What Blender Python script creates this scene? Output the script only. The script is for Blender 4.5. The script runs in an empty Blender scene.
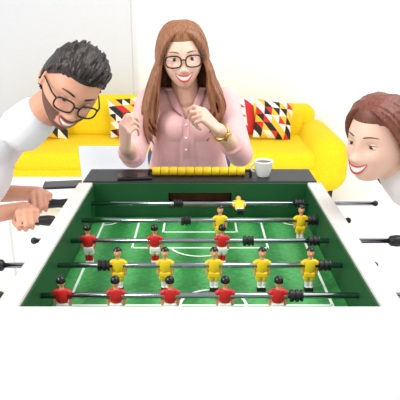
import bpy, math, random
import numpy as np
from mathutils import Vector, Matrix, Euler
from mathutils.bvhtree import BVHTree
random.seed(7)
sc=bpy.context.scene
sc.view_settings.view_transform='Standard'
COL=sc.collection

def lin(c):
    o=[]
    for x in c:
        x/=255.0
        o.append(x/12.92 if x<=0.04045 else ((x+0.055)/1.055)**2.4)
    return (o[0],o[1],o[2],1)

def mat(name,c,rough=0.5,metal=0.0,var=0.06,scale=20,sss=0,bump=0,coat=0,stretch=None):
    m=bpy.data.materials.new(name); m.use_nodes=True
    nt=m.node_tree; b=nt.nodes['Principled BSDF']
    col=lin(c)
    tc=nt.nodes.new('ShaderNodeTexCoord'); nz=nt.nodes.new('ShaderNodeTexNoise')
    nz.inputs['Scale'].default_value=scale; nz.inputs['Detail'].default_value=3
    if stretch:
        mp=nt.nodes.new('ShaderNodeMapping'); mp.inputs['Scale'].default_value=stretch
        nt.links.new(tc.outputs['Object'],mp.inputs[0]); nt.links.new(mp.outputs[0],nz.inputs['Vector'])
    else: nt.links.new(tc.outputs['Object'],nz.inputs['Vector'])
    mx=nt.nodes.new('ShaderNodeMix'); mx.data_type='RGBA'
    mx.inputs['A'].default_value=tuple(max(0,x*(1-var*2)) for x in col[:3])+(1,)
    mx.inputs['B'].default_value=tuple(min(1,x*(1+var*2)) for x in col[:3])+(1,)
    nt.links.new(nz.outputs['Fac'],mx.inputs['Factor'])
    nt.links.new(mx.outputs['Result'],b.inputs['Base Color'])
    b.inputs['Roughness'].default_value=rough; b.inputs['Metallic'].default_value=metal
    if sss:
        b.inputs['Subsurface Weight'].default_value=sss
        b.inputs['Subsurface Scale'].default_value=0.01
    if coat: b.inputs['Coat Weight'].default_value=coat
    if bump:
        bp=nt.nodes.new('ShaderNodeBump'); bp.inputs['Strength'].default_value=bump
        bp.inputs['Distance'].default_value=0.004
        nt.links.new(nz.outputs['Fac'],bp.inputs['Height']); nt.links.new(bp.outputs['Normal'],b.inputs['Normal'])
    return m

def wp(o):
    p=Vector(o.location)
    while o.parent: o=o.parent; p+=Vector(o.location)
    return p

def finish(me,name,parent,origin=None):
    n=len(me.vertices); co=np.empty(n*3); me.vertices.foreach_get('co',co); co=co.reshape(-1,3)
    if origin is None:
        mn=co.min(0); mxx=co.max(0)
        origin=Vector(((mn[0]+mxx[0])/2,(mn[1]+mxx[1])/2,mn[2]))
    origin=Vector(origin)
    co-=np.array(origin); me.vertices.foreach_set('co',co.ravel()); me.update()
    o=bpy.data.objects.new(name,me); COL.objects.link(o)
    if parent is not None:
        o.parent=parent; o.location=origin-wp(parent)
    else: o.location=origin
    return o

def empty(name,loc,parent=None):
    o=bpy.data.objects.new(name,None); COL.objects.link(o); o.empty_display_size=.05
    if parent: o.parent=parent; o.location=Vector(loc)-wp(parent)
    else: o.location=loc
    return o

def tag(o,label,cat=None,kind=None,group=None):
    if label: o['label']=label
    if cat: o['category']=cat
    if kind: o['kind']=kind
    if group: o['group']=group
    return o

class MB:
    def __init__(s): s.v=[];s.f=[];s.m=[]
    def add(s,vs,fs,mi=0):
        k=len(s.v); s.v+= [tuple(x) for x in vs]
        s.f+=[tuple(i+k for i in f) for f in fs]
        s.m+= ([mi]*len(fs) if isinstance(mi,int) else list(mi))
        return s
    def box(s,c,d,mi=0,R=None,bev=0,taper=1.0):
        import bmesh
        bm=bmesh.new(); bmesh.ops.create_cube(bm,size=1)
        for v in bm.verts:
            t=taper if v.co.z>0 else 1.0
            v.co=Vector((v.co.x*d[0]*t,v.co.y*d[1]*t,v.co.z*d[2]))
        if bev:
            bmesh.ops.bevel(bm,geom=bm.edges[:],offset=bev,segments=5 if bev>.01 else 2,affect='EDGES',profile=.5)
        vs=[]
        bm.verts.ensure_lookup_table()
        for v in bm.verts:
            p=v.co.copy()
            if R is not None: p=R@p
            vs.append(p+Vector(c))
        fs=[[v.index for v in f.verts] for f in bm.faces]
        bm.free(); return s.add(vs,fs,mi)
    def tube(s,pts,rads,n=8,mi=0,flat=1.0,closed=False):
        pts=[Vector(p) for p in pts]; N=len(pts)
        if not hasattr(rads,'__len__'): rads=[rads]*N
        vs=[];fs=[]
        t0=(pts[1]-pts[0]).normalized()
        u=t0.orthogonal().normalized()
        for i,p in enumerate(pts):
            if closed: t=(pts[(i+1)%N]-pts[i-1]).normalized()
            else: t=(pts[min(i+1,N-1)]-pts[max(i-1,0)]).normalized()
            u=(u-t*u.dot(t)).normalized(); w=t.cross(u)
            for k in range(n):
                a=2*math.pi*k/n
                vs.append(p+(u*math.cos(a)*flat+w*math.sin(a))*rads[i])
        M=N if closed else N-1
        for i in range(M):
            j=(i+1)%N
            for k in range(n):
                k2=(k+1)%n
                fs.append((i*n+k,i*n+k2,j*n+k2,j*n+k))
        if not closed:
            fs.append(tuple(range(n-1,-1,-1))); fs.append(tuple((N-1)*n+k for k in range(n)))
        return s.add(vs,fs,mi)
    def sphere(s,c,r,nu=20,nv=12,mi=0,R=None,fn=None,keep=None,mifn=None):
        if not hasattr(r,'__len__'): r=(r,r,r)
        vs=[];fs=[];dirs=[]
        dirs.append(Vector((0,0,1)))
        for j in range(1,nv):
            th=math.pi*j/nv
            for i in range(nu):
                ph=2*math.pi*i/nu
                dirs.append(Vector((math.sin(th)*math.cos(ph),math.sin(th)*math.sin(ph),math.cos(th))))
        dirs.append(Vector((0,0,-1)))
        for d in dirs:
            p=Vector((d.x*r[0],d.y*r[1],d.z*r[2]))
            if fn: p=fn(d,p)
            if R is not None: p=R@p
            vs.append(p+Vector(c))
        L=len(dirs)-1
        for i in range(nu):
            i2=(i+1)%nu
            fs.append((0,1+i,1+i2))
            fs.append((L,1+(nv-2)*nu+i2,1+(nv-2)*nu+i))
            for j in range(nv-2):
                a=1+j*nu; b=a+nu
                fs.append((a+i,b+i,b+i2,a+i2))
        mis=[]
        out=[]
        for f in fs:
            d=sum((dirs[k] for k in f),Vector())/len(f)
            if keep and not keep(d): continue
            out.append(f); mis.append(mifn(d) if mifn else mi)
        return s.add(vs,out,mis)
    def cap(s,p0,r0,p1,r1,nu=20,nv=12,mi=0):
        p0=Vector(p0);p1=Vector(p1)
        ax=(p1-p0); q=Vector((0,0,1)).rotation_difference(ax.normalized()).to_matrix()
        L=ax.length
        def fn(d,p):
            if d.z>1e-6: return Vector((d.x*r1,d.y*r1,d.z*r1+L))
            return Vector((d.x*r0,d.y*r0,d.z*r0))
        nv2=nv if nv%2 else nv+1
        return s.sphere(p0,1,nu,nv2,mi,q,fn)
    def lathe(s,c,prof,n=28,mi=0,R=None):
        vs=[];fs=[]
        for (r,z) in prof:
            for k in range(n):
                a=2*math.pi*k/n; p=Vector((r*math.cos(a),r*math.sin(a),z))
                if R is not None: p=R@p
                vs.append(p+Vector(c))
        for i in range(len(prof)-1):
            for k in range(n):
                k2=(k+1)%n; fs.append((i*n+k,i*n+k2,(i+1)*n+k2,(i+1)*n+k))
        fs.append(tuple(range(n-1,-1,-1))); fs.append(tuple((len(prof)-1)*n+k for k in range(n)))
        return s.add(vs,fs,mi)
    def build(s,name,mats,parent=None,smooth=True,origin=None,xf=None,remesh=0,sm=3,cut=None,paint=None):
        me=bpy.data.meshes.new(name)
        V=[xf@Vector(v) for v in s.v] if xf is not None else s.v
        me.from_pydata([tuple(v) for v in V],[],s.f)
        if not isinstance(mats,(list,tuple)): mats=[mats]
        for m in mats: me.materials.append(m)
        me.polygons.foreach_set('material_index',s.m)
        me.update()
        if remesh:
            t=bpy.data.objects.new('tmp',me); COL.objects.link(t)
            r=t.modifiers.new('r','REMESH'); r.mode='VOXEL'; r.voxel_size=remesh
            if sm:
                q=t.modifiers.new('s','SMOOTH'); q.factor=.5; q.iterations=sm
            dg=bpy.context.evaluated_depsgraph_get(); ev=t.evaluated_get(dg)
            me2=bpy.data.meshes.new_from_object(ev)
            bpy.data.objects.remove(t); me=me2; me.name=name
            me.materials.clear()
            for m in mats: me.materials.append(m)
            if cut or paint:
                import bmesh
                bm=bmesh.new(); bm.from_mesh(me)
                if cut:
                    dl=[f for f in bm.faces if cut(f.calc_center_median())]
                    bmesh.ops.delete(bm,geom=dl,context='FACES')
                if paint:
                    for f in bm.faces: f.material_index=paint(f.calc_center_median())
                bm.to_mesh(me); bm.free()
        me.polygons.foreach_set('use_smooth',[bool(smooth)]*len(me.polygons))
        return finish(me,name,parent,origin)

# ------------------------------------------------ materials
WALL=mat('wall_paint',(250,250,251),.9,var=.01)
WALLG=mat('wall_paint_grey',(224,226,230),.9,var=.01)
FLOOR=mat('floor_white',(250,250,250),.6,var=.01,scale=4)
YEL=mat('sofa_fabric_yellow',(250,212,4),.85,var=.07,scale=60,bump=.1)
BLK=mat('black_plastic',(18,18,20),.4,var=.1)
BLKM=mat('black_laminate',(28,28,32),.45,var=.1)
WLAM=mat('white_laminate',(252,252,252),.5,var=.005)
RAIL=mat('rail_light_wood',(216,211,204),.5,var=.06,scale=12)
CHR=mat('chrome',(160,163,174),.14,1.0,var=.02)
WHT=mat('white_line',(232,244,232),.6,var=.02)
GRND=mat('wall_green',(14,80,38),.5,var=.05)
YP=mat('yellow_plastic',(246,206,22),.4,var=.03)
RP=mat('red_plastic',(206,20,28),.4,var=.04)
WP=mat('white_plastic',(240,240,238),.4,var=.02)
SKP=mat('figure_skin',(228,164,116),.45,var=.03)
CER=mat('white_ceramic',(245,245,242),.2,var=.01,coat=.5)
COF=mat('coffee',(70,38,20),.2,var=.1)
SK1=mat('skin_light',(240,196,174),.5,var=.05,scale=16,sss=.12)
SK2=mat('skin_tan',(218,158,130),.5,var=.06,scale=16,sss=.12)
LIP=mat('lips',(208,66,76),.35,var=.05)
LIPM=mat('lips_natural',(190,106,96),.45,var=.05)
TEE=mat('teeth',(252,250,246),.3,var=.01)
EYW=mat('eye_white',(244,242,240),.2,var=.01)
EYI=mat('eye_iris',(85,55,36),.2,var=.1)
BLKG=mat('black_glossy',(14,13,14),.25,var=.1)
ST=(1,1,.12)
HB=[mat('hair_brown',(144,94,62),.42,var=.45,scale=170,stretch=ST,bump=.6),mat('brow_brown',(98,62,42),.6,var=.1)]
HD=[mat('hair_dark',(40,29,26),.38,var=.42,scale=150,bump=.5),mat('brow_dark',(34,26,24),.6,var=.1)]
HR=[mat('hair_chestnut',(116,60,44),.42,var=.45,scale=170,stretch=ST,bump=.6),mat('brow_chestnut',(86,54,44),.6,var=.1)]
PINK=mat('pink_cotton',(237,190,188),.85,var=.08,scale=18,bump=.6)
PINKD=mat('pink_cotton_seam',(226,176,176),.85,var=.05,scale=18)
LGT=mat('light_grey_cotton',(236,237,241),.85,var=.03,scale=18,bump=.2)
WTS=mat('cream_cotton',(238,233,230),.85,var=.03,scale=18,bump=.2)
JEAN=mat('denim',(60,78,110),.85,var=.12,scale=80)
SHOE=mat('shoe_canvas',(70,70,75),.7,var=.1)
GOLD=mat('gold_metal',(205,165,90),.25,.9,var=.05)
BRN=mat('goal_wood',(120,74,44),.6,var=.2,scale=30)
SILV=mat('laptop_silver',(225,227,230),.35,.2,var=.01)
CR=mat('cushion_red',(208,44,44),.85,var=.05);CW=mat('cushion_white',(240,236,226),.85,var=.03)
CY=mat('cushion_yellow',(240,190,60),.85,var=.05);CK=mat('cushion_black',(35,34,38),.85,var=.05)

PIT=bpy.data.materials.new('pitch_green'); PIT.use_nodes=True
nt=PIT.node_tree; b=nt.nodes['Principled BSDF']; tc=nt.nodes.new('ShaderNodeTexCoord')
sx=nt.nodes.new('ShaderNodeSeparateXYZ'); nt.links.new(tc.outputs['Object'],sx.inputs[0])
mu=nt.nodes.new('ShaderNodeMath'); mu.operation='MULTIPLY'; mu.inputs[1].default_value=58
nt.links.new(sx.outputs['X'],mu.inputs[0])
sn=nt.nodes.new('ShaderNodeMath'); sn.operation='SINE'; nt.links.new(mu.outputs[0],sn.inputs[0])
nz=nt.nodes.new('ShaderNodeTexNoise'); nz.inputs['Scale'].default_value=90; nt.links.new(tc.outputs['Object'],nz.inputs['Vector'])
rp=nt.nodes.new('ShaderNodeValToRGB'); rp.color_ramp.elements[0].position=.25; rp.color_ramp.elements[1].position=.85
rp.color_ramp.elements[0].color=lin((28,120,50)); rp.color_ramp.elements[1].color=lin((78,166,90))
ad=nt.nodes.new('ShaderNodeMath'); ad.operation='MULTIPLY_ADD'; ad.inputs[1].default_value=.28; ad.inputs[2].default_value=.0
nt.links.new(sn.outputs[0],ad.inputs[0])
a2=nt.nodes.new('ShaderNodeMath'); a2.operation='ADD'; nt.links.new(ad.outputs[0],a2.inputs[0]); nt.links.new(nz.outputs['Fac'],a2.inputs[1])
nt.links.new(a2.outputs[0],rp.inputs[0]); nt.links.new(rp.outputs[0],b.inputs['Base Color'])
b.inputs['Roughness'].default_value=.5

# ------------------------------------------------ room
def sbox(name,c,d,m):
    o=MB().box(c,d).build(name,m,smooth=False); o['kind']='structure'; return o
sbox('floor',(0,2.0,-.05),(7,7.2,.1),FLOOR)
sbox('wall_back',(0,5.25,1.5),(7,.1,3),WALL)
sbox('wall_left',(-3.45,2.0,1.5),(.1,7.2,3),WALL)
sbox('wall_right',(3.45,2.0,1.5),(.1,7.2,3),WALL)
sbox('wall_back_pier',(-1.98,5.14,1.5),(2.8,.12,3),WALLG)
sbox('baseboard_back',(1.4,5.19,.05),(3.9,.02,.1),WLAM)

# ------------------------------------------------ foosball table
RZ=.86; FZ=.795; TOP=.91
T=empty('foosball_table',(0,1.43,0))
tag(T,'foosball table with green pitch, light side rails and black end shelf','foosball table')
MB().box((0,1.357,FZ-.01),(.67,.79,.02)).build('playfield',PIT,T,False)
L=MB(); zl=FZ+.0008
def lbox(x0,x1,y0,y1): L.box(((x0+x1)/2,(y0+y1)/2,zl),(abs(x1-x0),abs(y1-y0),.0012))
def larc(cx,cy,r,a0,a1,w=.007,n=40):
    vs=[];fs=[]
    for i in range(n+1):
        a=math.radians(a0+(a1-a0)*i/n)
        for rr in (r-w/2,r+w/2): vs.append((cx+rr*math.cos(a),cy+rr*math.sin(a),zl+.0007))
    for i in range(n): fs.append((2*i,2*i+1,2*i+3,2*i+2))
    L.add(vs,fs)
w=.006
lbox(-.30,.30,1.172,1.178)
larc(0.03,1.175,.075,0,360)
for x in (-.3,.3): lbox(x-w/2,x+w/2,.98,1.73)
lbox(-.3,.3,1.727,1.733)
lbox(-.19,.19,1.50,1.507); lbox(-.193,-.187,1.50,1.73); lbox(.187,.193,1.50,1.73)
lbox(-.11,.11,1.62,1.626); lbox(-.113,-.107,1.62,1.73); lbox(.107,.113,1.62,1.73)
larc(0.0,1.53,.085,200,340)
larc(-.3,1.73,.05,270,360); larc(.3,1.73,.05,180,270)
larc(0,1.56,.004,0,360)
L.build('pitch_markings',WHT,T,False)
for sx_ in (-1,1):
    MB().box((sx_*.360,1.361,.785),(.044,.798,.25),bev=.004).build('side_rail',RAIL,T,False)
    MB().box((sx_*.336,1.355,.848),(.004,.785,.11)).build('side_lining',GRND,T,False)
E=MB()
E.box((-.235,1.762,.842),(.27,.016,.13)); E.box((.235,1.762,.842),(.27,.016,.13))
E.box((0,1.762,.892),(.2,.016,.03)); E.box((0,1.762,.80),(.2,.016,.05))
E.build('end_lining',GRND,T,False)
G=MB().box((0,1.83,.855),(.2,.004,.075)).box((0,1.80,.826),(.2,.06,.004))
G.build('goal_box',BRN,T,False)
MB().box((0,1.838,.897),(.742,.150,.03),bev=.005).build('end_shelf',BLKM,T,False)
MB().box((0,1.89,.765),(.74,.03,.235),bev=.003).build('end_panel',BLKM,T,False)
MB().box((0,.94,.785),(.77,.042,.254),bev=.004).build('end_panel',WLAM,T,False)
MB().box((0,1.42,.675),(.67,.90,.02)).build('bottom_panel',WLAM,T,False)
for x in (-.32,.32):
    for y in (1.02,1.83):
        MB().box((x,y,.33),(.08,.08,.66),bev=.006).build('leg',WLAM,T,False)
SCN=empty('score_counter',(0,1.83,TOP),T)
S=MB(); S.tube([(-.165,1.83,.927),(.165,1.83,.927)],.003,10)
for x in (-.165,.165): S.box((x,1.83,.921),(.008,.016,.024),bev=.001)
S.build('counter_rod',BLK,SCN)
Ry90=Matrix.Rotation(math.pi/2,3,'Y')
for i in range(11):
    x=-.142+i*.0275
    MB().lathe((x,1.83,.927),[(.006,-.0132),(.0132,-.0128),(.0142,-.0115),(.0142,.0115),(.0132,.0128),(.006,.0132)],20,0,Ry90).build('bead',YP,SCN)

# ------------------------------------------------ players
def make_fig(team):
    s=-1 if team=='y' else 1
    B=MB()
    B.sphere((0,0,.030),(.0082,.0088,.0105),16,10)
    B.sphere((0,s*.0085,.029),(.0018,.0025,.0025),8,6)
    B.cap((0,0,.008),.0048,(0,0,.022),.0044,10,7)
    B.cap((0,0,.008),.008,(0,0,-.02),.008,10,7)
    for x in (-1,1):
        B.cap((x*.009,0,.010),.0040,(x*.0148,0,.006),.0042,10,7)
        B.cap((x*.0148,0,.006),.0042,(x*.0162,0,-.008),.0036,10,7)
        B.cap((x*.0162,0,-.008),.0036,(x*.0150,s*.001,-.019),.0034,10,7)
        B.cap((x*.0055,0,-.018),.006,(x*.0052,s*.001,-.035),.0052,10,7)
        B.cap((x*.0052,s*.001,-.035),.0052,(x*.0046,0,-.052),.0044,10,7)
    B.box((0,s*.001,-.0565),(.019,.015,.012))
    def paint(p):
        if p.z<-.0505: return 3
        if p.z<-.037: return 1
        return 0
    mats=[SKP,WP if team=='y' else RP,BLK,BLK if team=='y' else WP]
    bm=B.build('player_figure',mats,None,True,origin=(0,0,0),remesh=.0009,sm=2,paint=paint)
    H=MB(); H.sphere((0,-s*.001,.0325),(.0092,.0098,.0105),16,10,0,keep=lambda d: d.z> -.35 and (d.z>.28 or d.y*s<.12))
    Sh=MB()
    Sh.sphere((0,0,-.001),(.0138,.0095,.02),18,12,0,fn=lambda d,p: Vector((p.x*(1+.10*d.z),p.y,max(min(p.z,.0155),-.0165))))
    for x in (-1,1):
        Sh.cap((x*.010,0,.009),.0056,(x*.0150,0,.0055),.0056,12,7)
        Sh.cap((x*.0150,0,.0055),.0056,(x*.0160,0,-.003),.0051,12,7)
    So=MB(); So.box((0,0,-.0205),(.0255,.017,.013),bev=.003)
    for x in (-1,1): So.cap((x*.0062,0,-.021),.0072,(x*.0065,0,-.029),.0075,12,7)
    parts=[H.build('hair',BLKG,bm,True,origin=(0,0,0)),
           Sh.build('shirt',YP if team=='y' else RP,bm,True,origin=(0,0,0),remesh=.0009,sm=2),
           So.build('shorts',YP if team=='y' else WP,bm,True,origin=(0,0,0),remesh=.0009,sm=2)]
    return bm,parts
proto={'y':make_fig('y'),'r':make_fig('r')}
used={'y':False,'r':False}
def place_fig(team,rod,x,y,rot=0):
    bm,parts=proto[team]
    if used[team]:
        nb=bm.copy(); COL.objects.link(nb)
        for p in parts:
            q=p.copy(); COL.objects.link(q); q.parent=nb
    else: nb=bm; used[team]=True
    nb.parent=rod; nb.location=Vector((x,y,RZ))-wp(rod); nb.rotation_euler=(rot,0,0); nb.scale=(1.08,1.08,1.08)
    nb['label']=('yellow' if team=='y' else 'red')+' plastic football player figure clamped on rod'
def bumper(rod,x,y):
    MB().lathe((x,y,RZ),[(.008,-.013),(.0135,-.013),(.0135,-.006),(.0105,-.005),(.0105,-.002),(.0135,-.001),(.0135,.005),(.0105,.006),(.0105,.009),(.013,.010),(.013,.014),(.008,.014)],18,0,Ry90).build('bumper',BLK,rod,False)
def handle(rod,x,y,s):
    MB().lathe((x,y,RZ),[(.009,0),(.0135,.004),(.0155,.02),(.013,.045),(.0155,.075),(.0165,.1),(.013,.118),(.006,.122)],18,0,Matrix.Rotation(s*math.pi/2,3,'Y')).build('handle',BLK,rod)
def rod(y,x0,x1,team,xs,bx,hside,label,rot=0):
    r=empty('foosball_rod',(0,y,RZ)); tag(r,label,'foosball rod',group='foosball rods across the table')
    MB().tube([(x0,y,RZ),(x1,y,RZ)],.0064,14).build('bar',CHR,r)
    for x in xs: place_fig(team,r,x,y,rot)
    for x in bx: bumper(r,x,y)
    handle(r,x0+.01 if hside<0 else x1-.01,y,hside)
    e=x1 if hside<0 else x0
    MB().sphere((e,y,RZ),(.009,.009,.009),12,8).build('end_cap',BLK,r)
rod(1.70,-.40,.54,'y',[.12],[-.068,.305],-1,'chrome rod with one tipped yellow goalkeeper figure',rot=-1.45)
rod(1.55,-.42,.42,'y',[.057,.286],[-.04,.318],-1,'chrome rod carrying two yellow player figures')
rod(1.40,-.43,.50,'r',[-.29,-.117,.057],[.125,.295],1,'chrome rod carrying three red player figures')
rod(1.25,-.47,.41,'y',[-.1925,-.082,.033,.1455,.258],[-.226,.292],-1,'chrome rod carrying five yellow player figures')
rod(1.10,-.42,.50,'r',[-.29,-.177,-.063,.0525,.164],[.202],1,'chrome rod carrying five red player figures')

# ------------------------------------------------ things on shelf
C=empty('coffee_cup',(.205,1.825,TOP+.002)); tag(C,'small white ceramic coffee cup on black table shelf','cup')
c0=(.205,1.825,TOP+.002)
MB().lathe(c0,[(.012,.0),(.019,.0),(.02,.003),(.026,.02),(.031,.048),(.0315,.052),(.029,.052),(.028,.046),(.022,.02),(.005,.008)],28).build('cup_body',CER,C)
MB().lathe(c0,[(.001,.0445),(.0268,.0445),(.0268,.0455),(.001,.0455)],24).build('coffee',COF,C)
pts=[(c0[0]-.027-.014*math.sin(a),c0[1]-.004,c0[2]+.03+.014*math.cos(a)) for a in np.linspace(.1,math.pi-.1,10)]
MB().tube(pts,.003,8).build('cup_handle',CER,C)
def phone(c,d,rot,label):
    P=empty('smartphone',c); tag(P,label,'phone')
    R=Matrix.Rotation(rot,3,'Z')
    MB().box((c[0],c[1],c[2]+.0045),(d[0],d[1],.009),R=R,bev=.003).build('phone_case',BLK,P)
    MB().box((c[0],c[1],c[2]+.0095),(d[0]*.9,d[1]*.88,.001),R=R).build('screen',BLKG,P,False)
phone((-.21,1.80,TOP+.002),(.11,.055,0),.12,'black smartphone lying on the black table shelf')

# ------------------------------------------------ side table, laptop
CT=empty('side_table',(-.62,2.75,0)); tag(CT,'low white side table holding laptop and phone','table')
MB().box((-.62,2.79,.55),(.95,.42,.035),bev=.006).build('table_top',WLAM,CT,False)
for x in (-1.05,-.19):
    for y in (2.62,2.96): MB().box((x,y,.266),(.04,.04,.532),bev=.004).build('leg',WLAM,CT,False)
phone((-.70,2.84,.568),(.19,.12,0),.15,'black smartphone lying on white side table')
LP=empty('laptop',(-.42,2.86,.568)); tag(LP,'silver laptop standing open on white side table','laptop')
MB().box((-.42,2.86,.576),(.33,.22,.014),bev=.004).build('keyboard_base',SILV,LP)
MB().box((-.42,2.765,.69),(.33,.009,.215),R=Matrix.Rotation(.2,3,'X'),bev=.003).build('screen_lid',SILV,LP)

# ------------------------------------------------ sofa
SF=empty('sofa',(-.25,4.45,0)); tag(SF,'bright yellow fabric sofa against white wall','sofa')
def sb(n,c,d,bev,R=None): return MB().box(c,d,bev=bev,R=R).build(n,YEL,SF)
sb('base',(-.25,4.45,.24),(2.4,.86,.18),.03)
sb('backrest',(-.25,4.84,.45),(2.4,.24,.42),.08)
for x in (-.80,.30): sb('seat_cushion',(x,4.36,.375),(1.08,.70,.14),.05)
sb('back_cushion',(-.80,4.72,.585),(1.08,.16,.34),.07,Matrix.Rotation(-.15,3,'X'))
sb('back_cushion',(.30,4.72,.520),(1.08,.15,.26),.07,Matrix.Rotation(-.15,3,'X'))
for x in (-1.45,.93): sb('armrest',(x,4.43,.345),(.28,.92,.41),.138)
for x in (-1.45,.95):
    for y in (4.08,4.8): MB().lathe((x,y,0),[(.015,0),(.024,.16)],14).build('leg',BLK,SF)

def cushion(c,size,th,R,pal,label,seed,blk=2,n=14):
    m=MB(); N=n+1
    def pos(i,j,s):
        u=2*i/n-1; v=2*j/n-1
        h=th*max(0,(1-abs(u)**2.6))**.5*max(0,(1-abs(v)**2.6))**.5
        k=1-.06*(1-abs(v))*abs(u)**3; l=1-.06*(1-abs(u))*abs(v)**3
        return R@Vector((u*size/2*k,s*h,v*size/2*l))+Vector(c)
    L_=len(pal)
    for s in (-1,1):
        vs=[pos(i,j,s) for i in range(N) for j in range(N)]
        fs=[];mi=[]
        for i in range(n):
            for j in range(n):
                a=i*N+j
                bi,bj=i//blk,j//blk
                lo=((i%blk)+(j%blk)<blk-1)
                c1=(bi*2+bj+random.Random(seed*1000+bi*17+bj*5+3).randrange(2))%L_
                c2=(c1+1+(bi+bj)%(L_-1))%L_
                if (i%blk)+(j%blk)==blk-1:
                    fs.append((a,a+N,a+1)); mi.append(c1)
                    fs.append((a+N,a+N+1,a+1)); mi.append(c2)
                else:
                    fs.append((a,a+N,a+N+1,a+1)); mi.append(c1 if lo else c2)
        m.add(vs,fs,mi)
    o=m.build('cushion',pal,None,True); tag(o,label,'cushion',group='patterned cushions on the sofa')
def RR(x,y,z): return Euler((math.radians(x),math.radians(y),math.radians(z))).to_matrix()
cushion((.570,4.49,.592),.30,.055,RR(-18,8,6),[CR,CW,CK,CY],'square cushion with red, black, yellow and white triangles',3,3,15)
cushion((.29,4.54,.600),.29,.05,RR(-12,-8,0),[CR,CW,CR],'square cushion with coral red and white pattern',5,3,12)
cushion((-.56,4.52,.610),.30,.055,RR(-16,-5,0),[CW,CK,CY,CR],'square cushion with black, white and yellow triangles',11,3,15)
cushion((-1.18,4.50,.605),.31,.05,RR(-16,6,12),[CK,CY,CR,CW],'square cushion with dark and orange pattern by armrest',8,3,12)

# ------------------------------------------------ people
def g(x,s): return math.exp(-.5*(x/s)**2)
HA,HBb,HC=.076,.092,.115
def headfn(fem=True):
    def fn(d,p):
        x,y,z=p; t=max(0,-d.z); tt=t**1.6
        x*=1-(.26 if fem else .18)*tt
        if d.y>0: y*=1-.35*t
        else:
            wgt=min(1,max(0,(-d.y+.05)/.4)) if d.z>-.9 else min(1,max(0,(-d.y+.35)/.4))
            dy=0; ax=abs(x)
            dy-=.003*g(ax-.028,.02)*g(z-.026,.009)
            dy+=.011*g(ax-.031,.013)*g(z-.001,.010)
            dy-=.009*g(x,.0075)*g(z+.006,.015)
            dy-=.018*g(x,.0092)*g(z+.031,.0092)
            dy-=.008*g(ax-.012,.0055)*g(z+.035,.007)
            dy-=.009*g(ax-.042,.017)*g(z+.032,.017)
            dy+=.0025*g(ax-.034-.25*(-.045-z),.004)*g(z+.048,.014)
            dy-=.013*g(x,.034)*g(z+.060,.022)
            dy-=.026*g(x,.030)*g(z+.098,.024)
            dy+=.004*g(x,.02)*g(z+.083,.006)
            y+=dy*wgt
        return Vector((x,y,z))
    return fn

def hand(P,wrist,f,p,right,curl,sc_=1.0,thumb=.5,spread=0):
    wrist=Vector(wrist); f=Vector(f).normalized(); p=Vector(p); p=(p-f*p.dot(f)).normalized()
    t=f.cross(p) if right else -f.cross(p)
    def W(x,y,z): return wrist+(t*x+p*y+f*z)*sc_
    kn=[(.030,.0,.084),(.010,-.002,.088),(-.010,-.001,.084),(-.028,.002,.075)]
    ln=[(.041,.026,.020),(.045,.029,.021),(.041,.027,.020),(.032,.020,.018)]
    for i,k in enumerate(kn):
        P.cap(W(k[0]*.55,0,.004),.0135*sc_,W(*k),.0105*sc_,12,8)
        pos=W(*k); a=0
        r=[.0088,.0080,.0074,.0062]
        if i==3: r=[q*.88 for q in r]
        cu=curl[i] if hasattr(curl[0],'__len__') else curl
        sp=spread*(1.5-i)*.12
        for sgm in range(3):
            a+=math.radians(cu[sgm])
            dr=(f*math.cos(a)+p*math.sin(a)+t*sp).normalized()
            nx=pos+dr*ln[i][sgm]*sc_
            P.cap(pos,r[sgm]*sc_,nx,r[sgm+1]*sc_,12,8); pos=nx
    P.cap(W(.012,.006,.02),.013*sc_,W(.030,.012,.045),.0115*sc_,12,8)
    a=W(.030,.012,.045); d1=(t*.6*(1-thumb)+t*.1+f*.75+p*.55*thumb*1.4).normalized()
    b_=a+d1*.034*sc_; P.cap(a,.0108*sc_,b_,.0092*sc_,12,8)
    d2=(f*.8+p*.8*thumb-t*.45*thumb).normalized(); P.cap(b_,.0092*sc_,b_+d2*.027*sc_,.0072*sc_,12,8)

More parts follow.
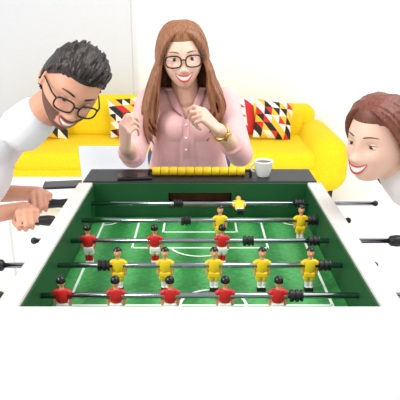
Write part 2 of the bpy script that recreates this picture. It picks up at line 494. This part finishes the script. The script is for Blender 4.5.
def build_person(spec):
    fem=spec['fem']; skin=spec['skin']; hs=spec['hs']
    M=Matrix.Translation(spec['head'])@Matrix.Rotation(math.radians(spec.get('tilt',0)),4,'Y')@Matrix.Rotation(math.radians(spec['yaw']),4,'Z')@Matrix.Rotation(math.radians(spec['pitch']),4,'X')@Matrix.Rotation(math.radians(spec['roll']),4,'Y')@Matrix.Scale(hs,4)
    hm=MB(); hm.sphere((0,0,0),(HA,HBb,HC),128,90,0,fn=headfn(fem))
    bvh=BVHTree.FromPolygons([Vector(v) for v in hm.v],hm.f)
    def hy(x,z):
        h=bvh.ray_cast(Vector((x,-.5,z)),Vector((0,1,0)))
        return h[0].y if h[0] is not None else -.05
    for s in (-1,1):
        hm.sphere((s*.078,.012,-.004),(.006,.016,.029),16,12,0,R=Matrix.Rotation(s*.35,3,'Z'))
        pts=[(s*(.081+.004*math.sin(a)),.014+.016*math.sin(a),-.004+.029*math.cos(a)) for a in np.linspace(-.2,math.pi,12)]
        hm.tube(pts,.004,8)
    B=MB()
    B.v=[tuple(M@Vector(v)) for v in hm.v]; B.f=list(hm.f); B.m=[0]*len(B.f)
    B.cap(M@Vector((0,.026,-.05)),.048*hs,spec['neck'],.050 if fem else .058)
    for it in spec['torso']:
        if it[0]=='cap': B.cap(it[1],it[2],it[3],it[4])
        else: B.sphere(it[1],it[2],24,16,0,R=it[3] if len(it)>3 else None)
    for (s,e,w_) in spec['arms']:
        B.cap(s,.040,e,.033); B.cap(e,.035,w_,.0225)
    for h in spec['hands']: hand(B,**h)
    for leg in spec['legs']:
        B.cap(leg[0],.080,leg[1],.055); B.cap(leg[1],.055,leg[2],.038); B.cap(leg[2],.035,leg[3],.028)
    body=B.build('person',skin,None,True,remesh=.0034,sm=2)
    tag(body,spec['label'],'person')
    g_=.009
    Sh=MB()
    for it in spec['torso']+spec.get('drape',[]):
        if it[0]=='cap': Sh.cap(it[1],it[2]+g_,it[3],it[4]+g_)
        else: Sh.sphere(it[1],tuple(q+g_ for q in it[2]),24,16,0,R=it[3] if len(it)>3 else None)
    for (s,e,w_) in spec['arms']:
        s,e,w_=Vector(s),Vector(e),Vector(w_)
        if spec['sleeve']>1:
            Sh.cap(s,.051,e,.045); m_=e+(w_-e)*(spec['sleeve']-1); Sh.cap(e,.047,m_,.039)
            dr=(w_-e).normalized(); Sh.tube([m_-dr*.01,m_+dr*.028],[.041,.0415],20)
        else:
            m_=s+(e-s)*spec['sleeve']; Sh.cap(s,.053,m_,.047)
    if spec.get('neckwear'):
        n0=Vector(spec['neck']); n1=M@Vector((0,.026,-.05)); Sh.cap(n0,.070,n0+(n1-n0)*.30,.063)
    shirt=Sh.build('shirt',spec['shirt'],body,True,remesh=.005,sm=3,cut=spec.get('cut'))
    Tr=MB()
    for leg in spec['legs']:
        Tr.cap(leg[0],.088,leg[1],.066); Tr.cap(leg[1],.066,leg[2],.05)
    hp=spec['legs']; Tr.cap(hp[0][0],.090,hp[1][0],.090)
    Tr.build('trousers',JEAN,body,True,remesh=.01)
    for leg in spec['legs']:
        q=MB(); a,b3=Vector(leg[2]),Vector(leg[3])
        q.cap((a.x,a.y,.045),.042,(b3.x,b3.y,.034),.034); q.box(((a.x+b3.x)/2,(a.y+b3.y)/2,.011),(abs(a.x-b3.x)+.08,abs(a.y-b3.y)+.08,.02),bev=.004)
        q.build('shoe',SHOE,body,True,remesh=.006)
    def F(mb,n,m,**k): return mb.build(n,m,body,True,xf=M,**k)
    for s in (-1,1):
        ex=s*.031; ez=.001; ys=hy(ex,ez)
        cy=ys+.0072; look=Vector(spec.get('look',(0,-1,-.1))).normalized()
        def mi(d):
            c_=d.dot(look); return 2 if c_>.965 else (1 if c_>.83 else 0)
        F(MB().sphere((ex,cy,ez),.0118,32,24,0,mifn=mi),'eye',[EYW,EYI,BLKG])
        up=spec.get('lid',.48)
        F(MB().sphere((ex,cy,ez),(.0148,.0132,.0134),28,20,0,keep=lambda d:d.z>up and d.y<.3),'eyelid',skin)
        F(MB().sphere((ex,cy,ez),(.0148,.0130,.0130),28,20,0,keep=lambda d:d.z<-.34 and d.y<.3),'eyelid',skin)
        pts=[]
        for a in np.linspace(-1.2,1.2,11):
            rr=.0136*math.sqrt(1-up*up); pts.append((ex+rr*1.08*math.sin(a),cy-rr*math.cos(a),ez+.0136*up))
        F(MB().tube(pts,[.0003+.0008*(1-abs(q)/1.3) for q in np.linspace(-1.2,1.2,11)],6),'eyelash',BLKG)
        bp=[];br=[]
        for q in np.linspace(0,1,9):
            x=s*(.015+.034*q); z=.0265+.0055*math.sin(q*2.4)-.004*q; bp.append((x,hy(x,z)-.0006,z)); br.append((.0020 if fem else .0032)*(1-.65*q*q)*(.7+.3*min(1,q*4)))
        F(MB().tube(bp,br,6,flat=1),'eyebrow',spec['brow'])
    mw=spec.get('mw',.026); op=spec.get('open',.013); zc=-.056
    xs=np.linspace(-1,1,17)
    up_=[(q*mw,zc+.002+.010*abs(q)**2.2) for q in xs]; lo_=[(q*mw,zc+.002-op+(op+.0095)*abs(q)**2.4) for q in xs]
    vs=[];fs=[]
    for (a,b4) in zip(up_,lo_):
        for k in range(5):
            x=a[0]; z=a[1]+(b4[1]-a[1])*k/4; vs.append((x,hy(x,z)-.0014,z))
    for i in range(16):
        for k in range(4): fs.append((i*5+k,i*5+k+1,i*5+k+6,i*5+k+5))
    F(MB().add(vs,fs),'teeth',TEE)
    lm=MB()
    lm.tube([(x,hy(x,z)-.0008,z+.001) for x,z in up_],[.0012+.0017*(1-q*q) for q in xs],8)
    lm.tube([(x,hy(x,z)-.0008,z-.001) for x,z in lo_],[.0012+.0026*(1-q*q) for q in xs],8)
    F(lm,'lips',spec['lip'])
    if spec.get('beard'):
        def keepb(d):
            return d.y<.25 and d.z<-.33 and not (abs(d.x)<.42 and d.z>-.66 and d.y<0) or (abs(d.x)<.36 and -.44<d.z<-.36 and d.y<0)
        base=headfn(fem)
        def off(d,p):
            q=base(d,p); n_=Vector((d.x/HA,d.y/HBb,d.z/HC)).normalized(); return q+n_*.0014
        F(MB().sphere((0,0,0),(HA,HBb,HC),96,70,0,fn=off,keep=keepb),'beard',spec['beard'])
    if spec.get('glasses'):
        GL=MB(); yg=hy(0,.002)-.004
        yl=yg-.002; gx,gz=spec['glasses']
        for s in (-1,1):
            pts=[]
            for a in np.linspace(0,2*math.pi,37)[:-1]:
                ca,sa=math.cos(a),math.sin(a); e_=.7
                px=math.copysign(abs(ca)**e_,ca)*gx; pz=math.copysign(abs(sa)**e_,sa)*gz
                X=s*(gx+.008)+px; pts.append((X,yl+abs(X)**2*3.0,-.002+pz))
            GL.tube(pts,.0026,8,closed=True)
            ox=2*gx+.008
            GL.tube([(s*ox,yl+ox*ox*3,.009),(s*(ox+.010),yl+.03,.009),(s*.082,-.01,.006),(s*.083,.025,-.004)],[.0028,.0026,.002,.0018],8)
        GL.tube([(-.010,yl,.003),(0,yl-.001,.0055),(.010,yl,.003)],.0023,8)
        F(GL,'glasses',BLKG)
    base=headfn(fem)
    thr=spec.get('hairline',[(-1,.60),(-.6,.52),(-.3,.35),(0,.12),(.2,-.25),(.5,-.62),(1,-.7)])
    tx=[a for a,_ in thr]; ty=[b5 for _,b5 in thr]
    H=MB()
    def offh(d,p):
        q=base(d,p); n_=Vector((d.x/HA,d.y/HBb,d.z/HC)).normalized()
        lim=np.interp(d.y,tx,ty); e=min(1,max(0,(d.z-lim)/.25))
        if d.z<lim-.04: return q-n_*.012
        return q+n_*(.001+spec['hthick']*e)
    H.sphere((0,0,0),(HA,HBb,HC),80,60,0,fn=offh)
    H.v=[tuple(M@Vector(v)) for v in H.v]
    rd=random.Random(spec['seed'])
    hu=(HA+spec['hthick']+.001,HBb+spec['hthick']+.001,HC+spec['hthick']-.001)
    if spec['hair']=='long':
        for s in (-1,1):
            for k in range(spec.get('nl',110)):
                q=(k+rd.random())/spec.get('nl',110); al=math.radians(spec.get('amin',60)+(178-spec.get('amin',60))*q)
                rdv=Vector((.10*s+spec.get('part',0),-.62+1.2*q,.8)).normalized()
                tg=Vector((math.sin(al)*s,-math.cos(al),-.12+rd.uniform(-.1,.05))).normalized()
                lay=1+rd.uniform(-.03,.09)
                pts=[]
                for t in np.linspace(0,1,9):
                    om=math.acos(max(-1,min(1,rdv.dot(tg)))); dd=(rdv*math.sin((1-t)*om)+tg*math.sin(t*om))/math.sin(om)
                    l2=1+(lay-1)*min(1,t*3)
                    pts.append(M@(Vector((dd.x*hu[0],dd.y*hu[1],dd.z*hu[2]))*l2))
                Ln=spec['len']*rd.uniform(.80,1.04); wv=s*1.2+q*5+.9*rd.random(); out=(pts[-1]-Vector(spec['head'])); out.z=0; out.normalize()
                st=pts[-1].copy(); drift=Vector(spec.get('drift',(0,0,0)))
                fl=spec.get('flare',.018)*rd.uniform(.4,1.3)
                for t in np.linspace(.08,1,13):
                    pts.append(st+Vector((0,0,-Ln*t))+out*(fl*math.sin(t*2.2)+.009*t*math.sin(wv+t*9))+drift*t+Vector((.009*t*math.sin(wv+t*8),0,0)))
                n=len(pts); rads=[.0054*(.55+.45*min(1,i/4))*(1-.6*max(0,(i-n*.6)/(n*.4))**1.5) for i in range(n)]
                H.tube(pts,rads,6)
        vx=.0024
    else:
        k=0
        while k<spec.get('nl',700):
            d=Vector((rd.gauss(0,1),rd.gauss(0,1),rd.gauss(0,1))).normalized()
            if d.z<np.interp(d.y,tx,ty)+.04: continue
            k+=1
            p0=Vector((d.x*hu[0],d.y*hu[1],d.z*hu[2]))*.985
            tang=Vector((.06*rd.uniform(-1,1)+.40,.9,.25 if d.z>.3 else -.7)); tang=(tang-d*tang.dot(d)).normalized()
            lift=.30 if d.z>.5 and d.y<.0 else .05
            L_=rd.uniform(.035,.05)*(1.2 if d.z>.4 else .6)
            pts=[M@(p0+tang*L_*t+d*(L_*lift*math.sin(t*2.8)*.6-.006*t)) for t in (0,.3,.6,.85,1)]
            H.tube(pts,[.0026,.0036,.0036,.003,.002],6)
        vx=.0022
    H.build('hair',spec['hairm'][0],body,True,remesh=vx,sm=1)
    dv=[];df=[]
    for o in (body,shirt):
        k=len(dv); off_=wp(o); dv+=[v.co+off_ for v in o.data.vertices]; df+=[tuple(i+k for i in p.vertices) for p in o.data.polygons]
    return body,M,BVHTree.FromPolygons(dv,df)

xc=-.045
def vcut(p):
    return p.y<2.17 and p.z>1.045 and abs(p.x+.05)<(p.z-1.045)*.42+.002
w1,M1,bv=build_person(dict(fem=True,skin=SK1,hs=.95,head=(-.062,2.09,1.272),yaw=4,pitch=6,roll=-3,neck=(-.05,2.145,1.12),
 torso=[('cap',(-.18,2.155,1.105),.042,(.09,2.155,1.105),.042),('ell',(xc,2.18,1.03),(.13,.085,.12)),
   ('cap',(xc-.055,2.11,1.015),.055,(xc-.055,2.15,1.0),.06),('cap',(xc+.055,2.11,1.015),.055,(xc+.055,2.15,1.0),.06),
   ('cap',(xc-.055,2.2,1.0),.085,(xc-.065,2.42,.88),.095),('cap',(xc+.055,2.2,1.0),.085,(xc+.065,2.42,.88),.095)],
 drape=[('cap',(xc-.06,2.12,.98),.05,(xc-.09,2.22,.78),.07),('cap',(xc+.06,2.12,.98),.05,(xc+.09,2.22,.78),.07),('cap',(xc,2.12,.98),.05,(xc,2.22,.78),.07)],
 arms=[((-.186,2.15,1.10),(-.240,2.03,.930),(-.238,1.83,1.004)),((.096,2.15,1.10),(.142,2.01,.94),(.060,1.84,1.06))],
 hands=[dict(wrist=(-.239,1.825,1.007),f=(.04,-.25,.95),p=(.75,.5,.1),right=True,curl=[(38,60,35),(48,70,40),(60,75,45),(65,75,45)],sc_=.84,thumb=.8),
        dict(wrist=(.056,1.835,1.064),f=(-.66,-.2,.7),p=(-.55,.35,-.6),right=False,curl=[(30,60,40),(55,72,45),(68,78,48),(72,78,48)],sc_=.84,thumb=.8)],
 legs=[((xc-.09,2.42,.82),(xc-.09,2.36,.47),(xc-.09,2.44,.08),(xc-.1,2.33,.032)),((xc+.09,2.42,.82),(xc+.09,2.36,.47),(xc+.09,2.44,.08),(xc+.1,2.33,.032))],
 sleeve=1.35,shirt=PINK,cut=vcut,label='person in pale pink shirt and black glasses with raised hands',
 lip=LIP,brow=HB[1],glasses=(.0275,.0205),hair='long',hairm=HB,hthick=.012,len=.265,seed=3,amin=62,open=.018,mw=.031,flare=.042,nl=150))
def py(x,z,o=.005):
    h=bv.ray_cast(Vector((x,1.9,z)),Vector((0,1,0)))
    return (h[0].y if h[0] is not None else 2.1)-o
for s in (-1,1):
    m=MB(); vs=[]; fs=[]
    zs=np.linspace(1.052,1.158,10)
    for i,z in enumerate(zs):
        inn=(z-1.045)*.42+.001; q=i/9.0
        wd=.034*min(1,q*3.2)*(1-.25*q)+.002
        for k in range(4):
            x=-.05+s*(inn+wd*k/3); vs.append((x,py(x,z,.006),z+.006*(k/3)*(1-q)))
    for i in range(9):
        for k in range(3): fs.append((i*4+k,i*4+k+1,i*4+k+5,i*4+k+4))
    kk=m.add(vs,fs).build('collar',PINKD,w1,True)
    sm=kk.modifiers.new('s','SOLIDIFY'); sm.thickness=.003
vs=[];fs=[]
for i,z in enumerate(np.linspace(.90,1.05,16)):
    for k in range(4):
        x=-.05+(k/3-.5)*.024; vs.append((x,py(x,z,.0022),z))
for i in range(15):
    for k in range(3): fs.append((i*4+k,i*4+k+1,i*4+k+5,i*4+k+4))
MB().add(vs,fs).build('button_placket',PINKD,w1,True)
for z in (1.03,.985,.94): MB().sphere((-.05,py(-.05,z,.003),z),(.005,.003,.005),10,8).build('button',WP,w1)
W0=Vector((.060,1.84,1.06)); E0=Vector((.142,2.01,.94)); ax=(W0-E0).normalized()
q=Vector((0,0,1)).rotation_difference(ax).to_matrix(); cc=W0-ax*.022
MB().lathe(cc,[(.0265,-.007),(.029,-.006),(.029,.006),(.0265,.007)],28,0,q).build('wristwatch',GOLD,w1)
nrm=(Vector((0,-1,.35))-ax*Vector((0,-1,.35)).dot(ax)).normalized()
q2=Vector((0,0,1)).rotation_difference(nrm).to_matrix()
MB().lathe(cc+nrm*.027,[(.005,0),(.016,.0),(.016,.006),(.014,.007),(.004,.007)],24,0,q2).build('watch_face',GOLD,w1)

man,M2,_=build_person(dict(fem=False,skin=SK2,hs=.98,head=(-.356,1.63,1.226),tilt=26,yaw=28,pitch=18,roll=0,neck=(-.52,1.70,1.095),
 torso=[('cap',(-.60,1.81,1.04),.05,(-.63,1.54,1.04),.05),('ell',(-.68,1.68,.98),(.105,.16,.13)),
   ('cap',(-.72,1.62,.96),.10,(-.86,1.66,.88),.11),('cap',(-.72,1.74,.96),.10,(-.86,1.78,.88),.11)],
 arms=[((-.605,1.83,1.03),(-.74,1.86,.84),(-.515,1.765,.872)),((-.635,1.51,1.03),(-.80,1.47,.86),(-.515,1.615,.872))],
 hands=[dict(wrist=(-.51,1.762,.874),f=(.34,-.88,.18),p=(0,-.1,-1),right=False,curl=[(62,80,60)]*4,sc_=.90,thumb=.6),
        dict(wrist=(-.51,1.612,.874),f=(.34,-.88,.18),p=(0,-.1,-1),right=False,curl=[(62,80,60)]*4,sc_=.90,thumb=.6)],
 legs=[((-.88,1.62,.82),(-.84,1.60,.47),(-.90,1.60,.08),(-.78,1.60,.032)),((-.88,1.82,.82),(-.84,1.84,.47),(-.90,1.84,.08),(-.78,1.84,.032))],
 sleeve=.85,neckwear=True,shirt=LGT,label='bearded person in light shirt and black glasses gripping rod handles',
 lip=LIPM,brow=HD[1],glasses=(.0265,.019),beard=mat('stubble',(104,70,56),.8,var=.3,scale=240),hair='short',hairm=HD,hthick=.013,seed=5,open=.014,mw=.028,lid=.2,look=(0,-1,-.35)))

w2,M3,_=build_person(dict(fem=True,skin=SK1,hs=.95,head=(.466,1.49,1.11),yaw=-52,pitch=6,roll=2,neck=(.575,1.52,.98),
 torso=[('cap',(.64,1.37,.95),.044,(.64,1.64,.95),.044),('ell',(.70,1.5,.88),(.10,.14,.13)),
   ('cap',(.74,1.45,.86),.09,(.93,1.44,.66),.10),('cap',(.74,1.56,.86),.09,(.93,1.57,.66),.10)],
 arms=[((.64,1.35,.945),(.80,1.17,.80),(.62,1.165,.885)),((.64,1.65,.945),(.80,1.60,.76),(.62,1.47,.885))],
 hands=[dict(wrist=(.625,1.163,.880),f=(-.30,-.85,.15),p=(0,-.1,-1),right=True,curl=[(60,80,60)]*4,sc_=.88,thumb=.6),
        dict(wrist=(.625,1.466,.880),f=(-.30,-.85,.15),p=(0,-.1,-1),right=True,curl=[(60,80,60)]*4,sc_=.88,thumb=.6)],
 legs=[((.93,1.44,.62),(.66,1.38,.42),(.90,1.38,.08),(.78,1.38,.032)),((.93,1.58,.62),(.66,1.64,.42),(.90,1.64,.08),(.78,1.64,.032))],
 sleeve=.8,neckwear=True,shirt=WTS,label='laughing person with chestnut hair leaning in beside the table',
 lip=LIP,brow=HR[1],hair='long',hairm=HR,hthick=.009,len=.15,seed=9,amin=84,open=.018,mw=.030,drift=(.13,.03,0),nl=120,lid=.35,flare=.01,look=(0,-1,-.3)))

# ------------------------------------------------ light
W=bpy.data.worlds.new('World'); sc.world=W; W.use_nodes=True
W.node_tree.nodes['Background'].inputs[0].default_value=(.97,.98,1,1); W.node_tree.nodes['Background'].inputs[1].default_value=.80
def area(n,loc,tgt,size,e,c=(1,1,1)):
    l=bpy.data.lights.new(n,'AREA'); l.size=size; l.energy=e; l.color=c
    o=bpy.data.objects.new(n,l); COL.objects.link(o); o.location=loc
    o.rotation_euler=(Vector(tgt)-Vector(loc)).to_track_quat('-Z','Y').to_euler()
area('window_light',(-2.3,.2,2.7),(0,1.8,.9),1.1,62,(1,.99,.97))
area('ceiling_light',(1.2,1.6,3.0),(0,3.6,.8),2.0,60)

cam=bpy.data.cameras.new('camera'); co=bpy.data.objects.new('camera',cam); COL.objects.link(co)
cam.sensor_width=36; cam.lens=583/400*36; cam.clip_start=.01
co.location=(0,0,1.44); co.rotation_euler=(math.radians(90-18.5),0,0)
sc.camera=co
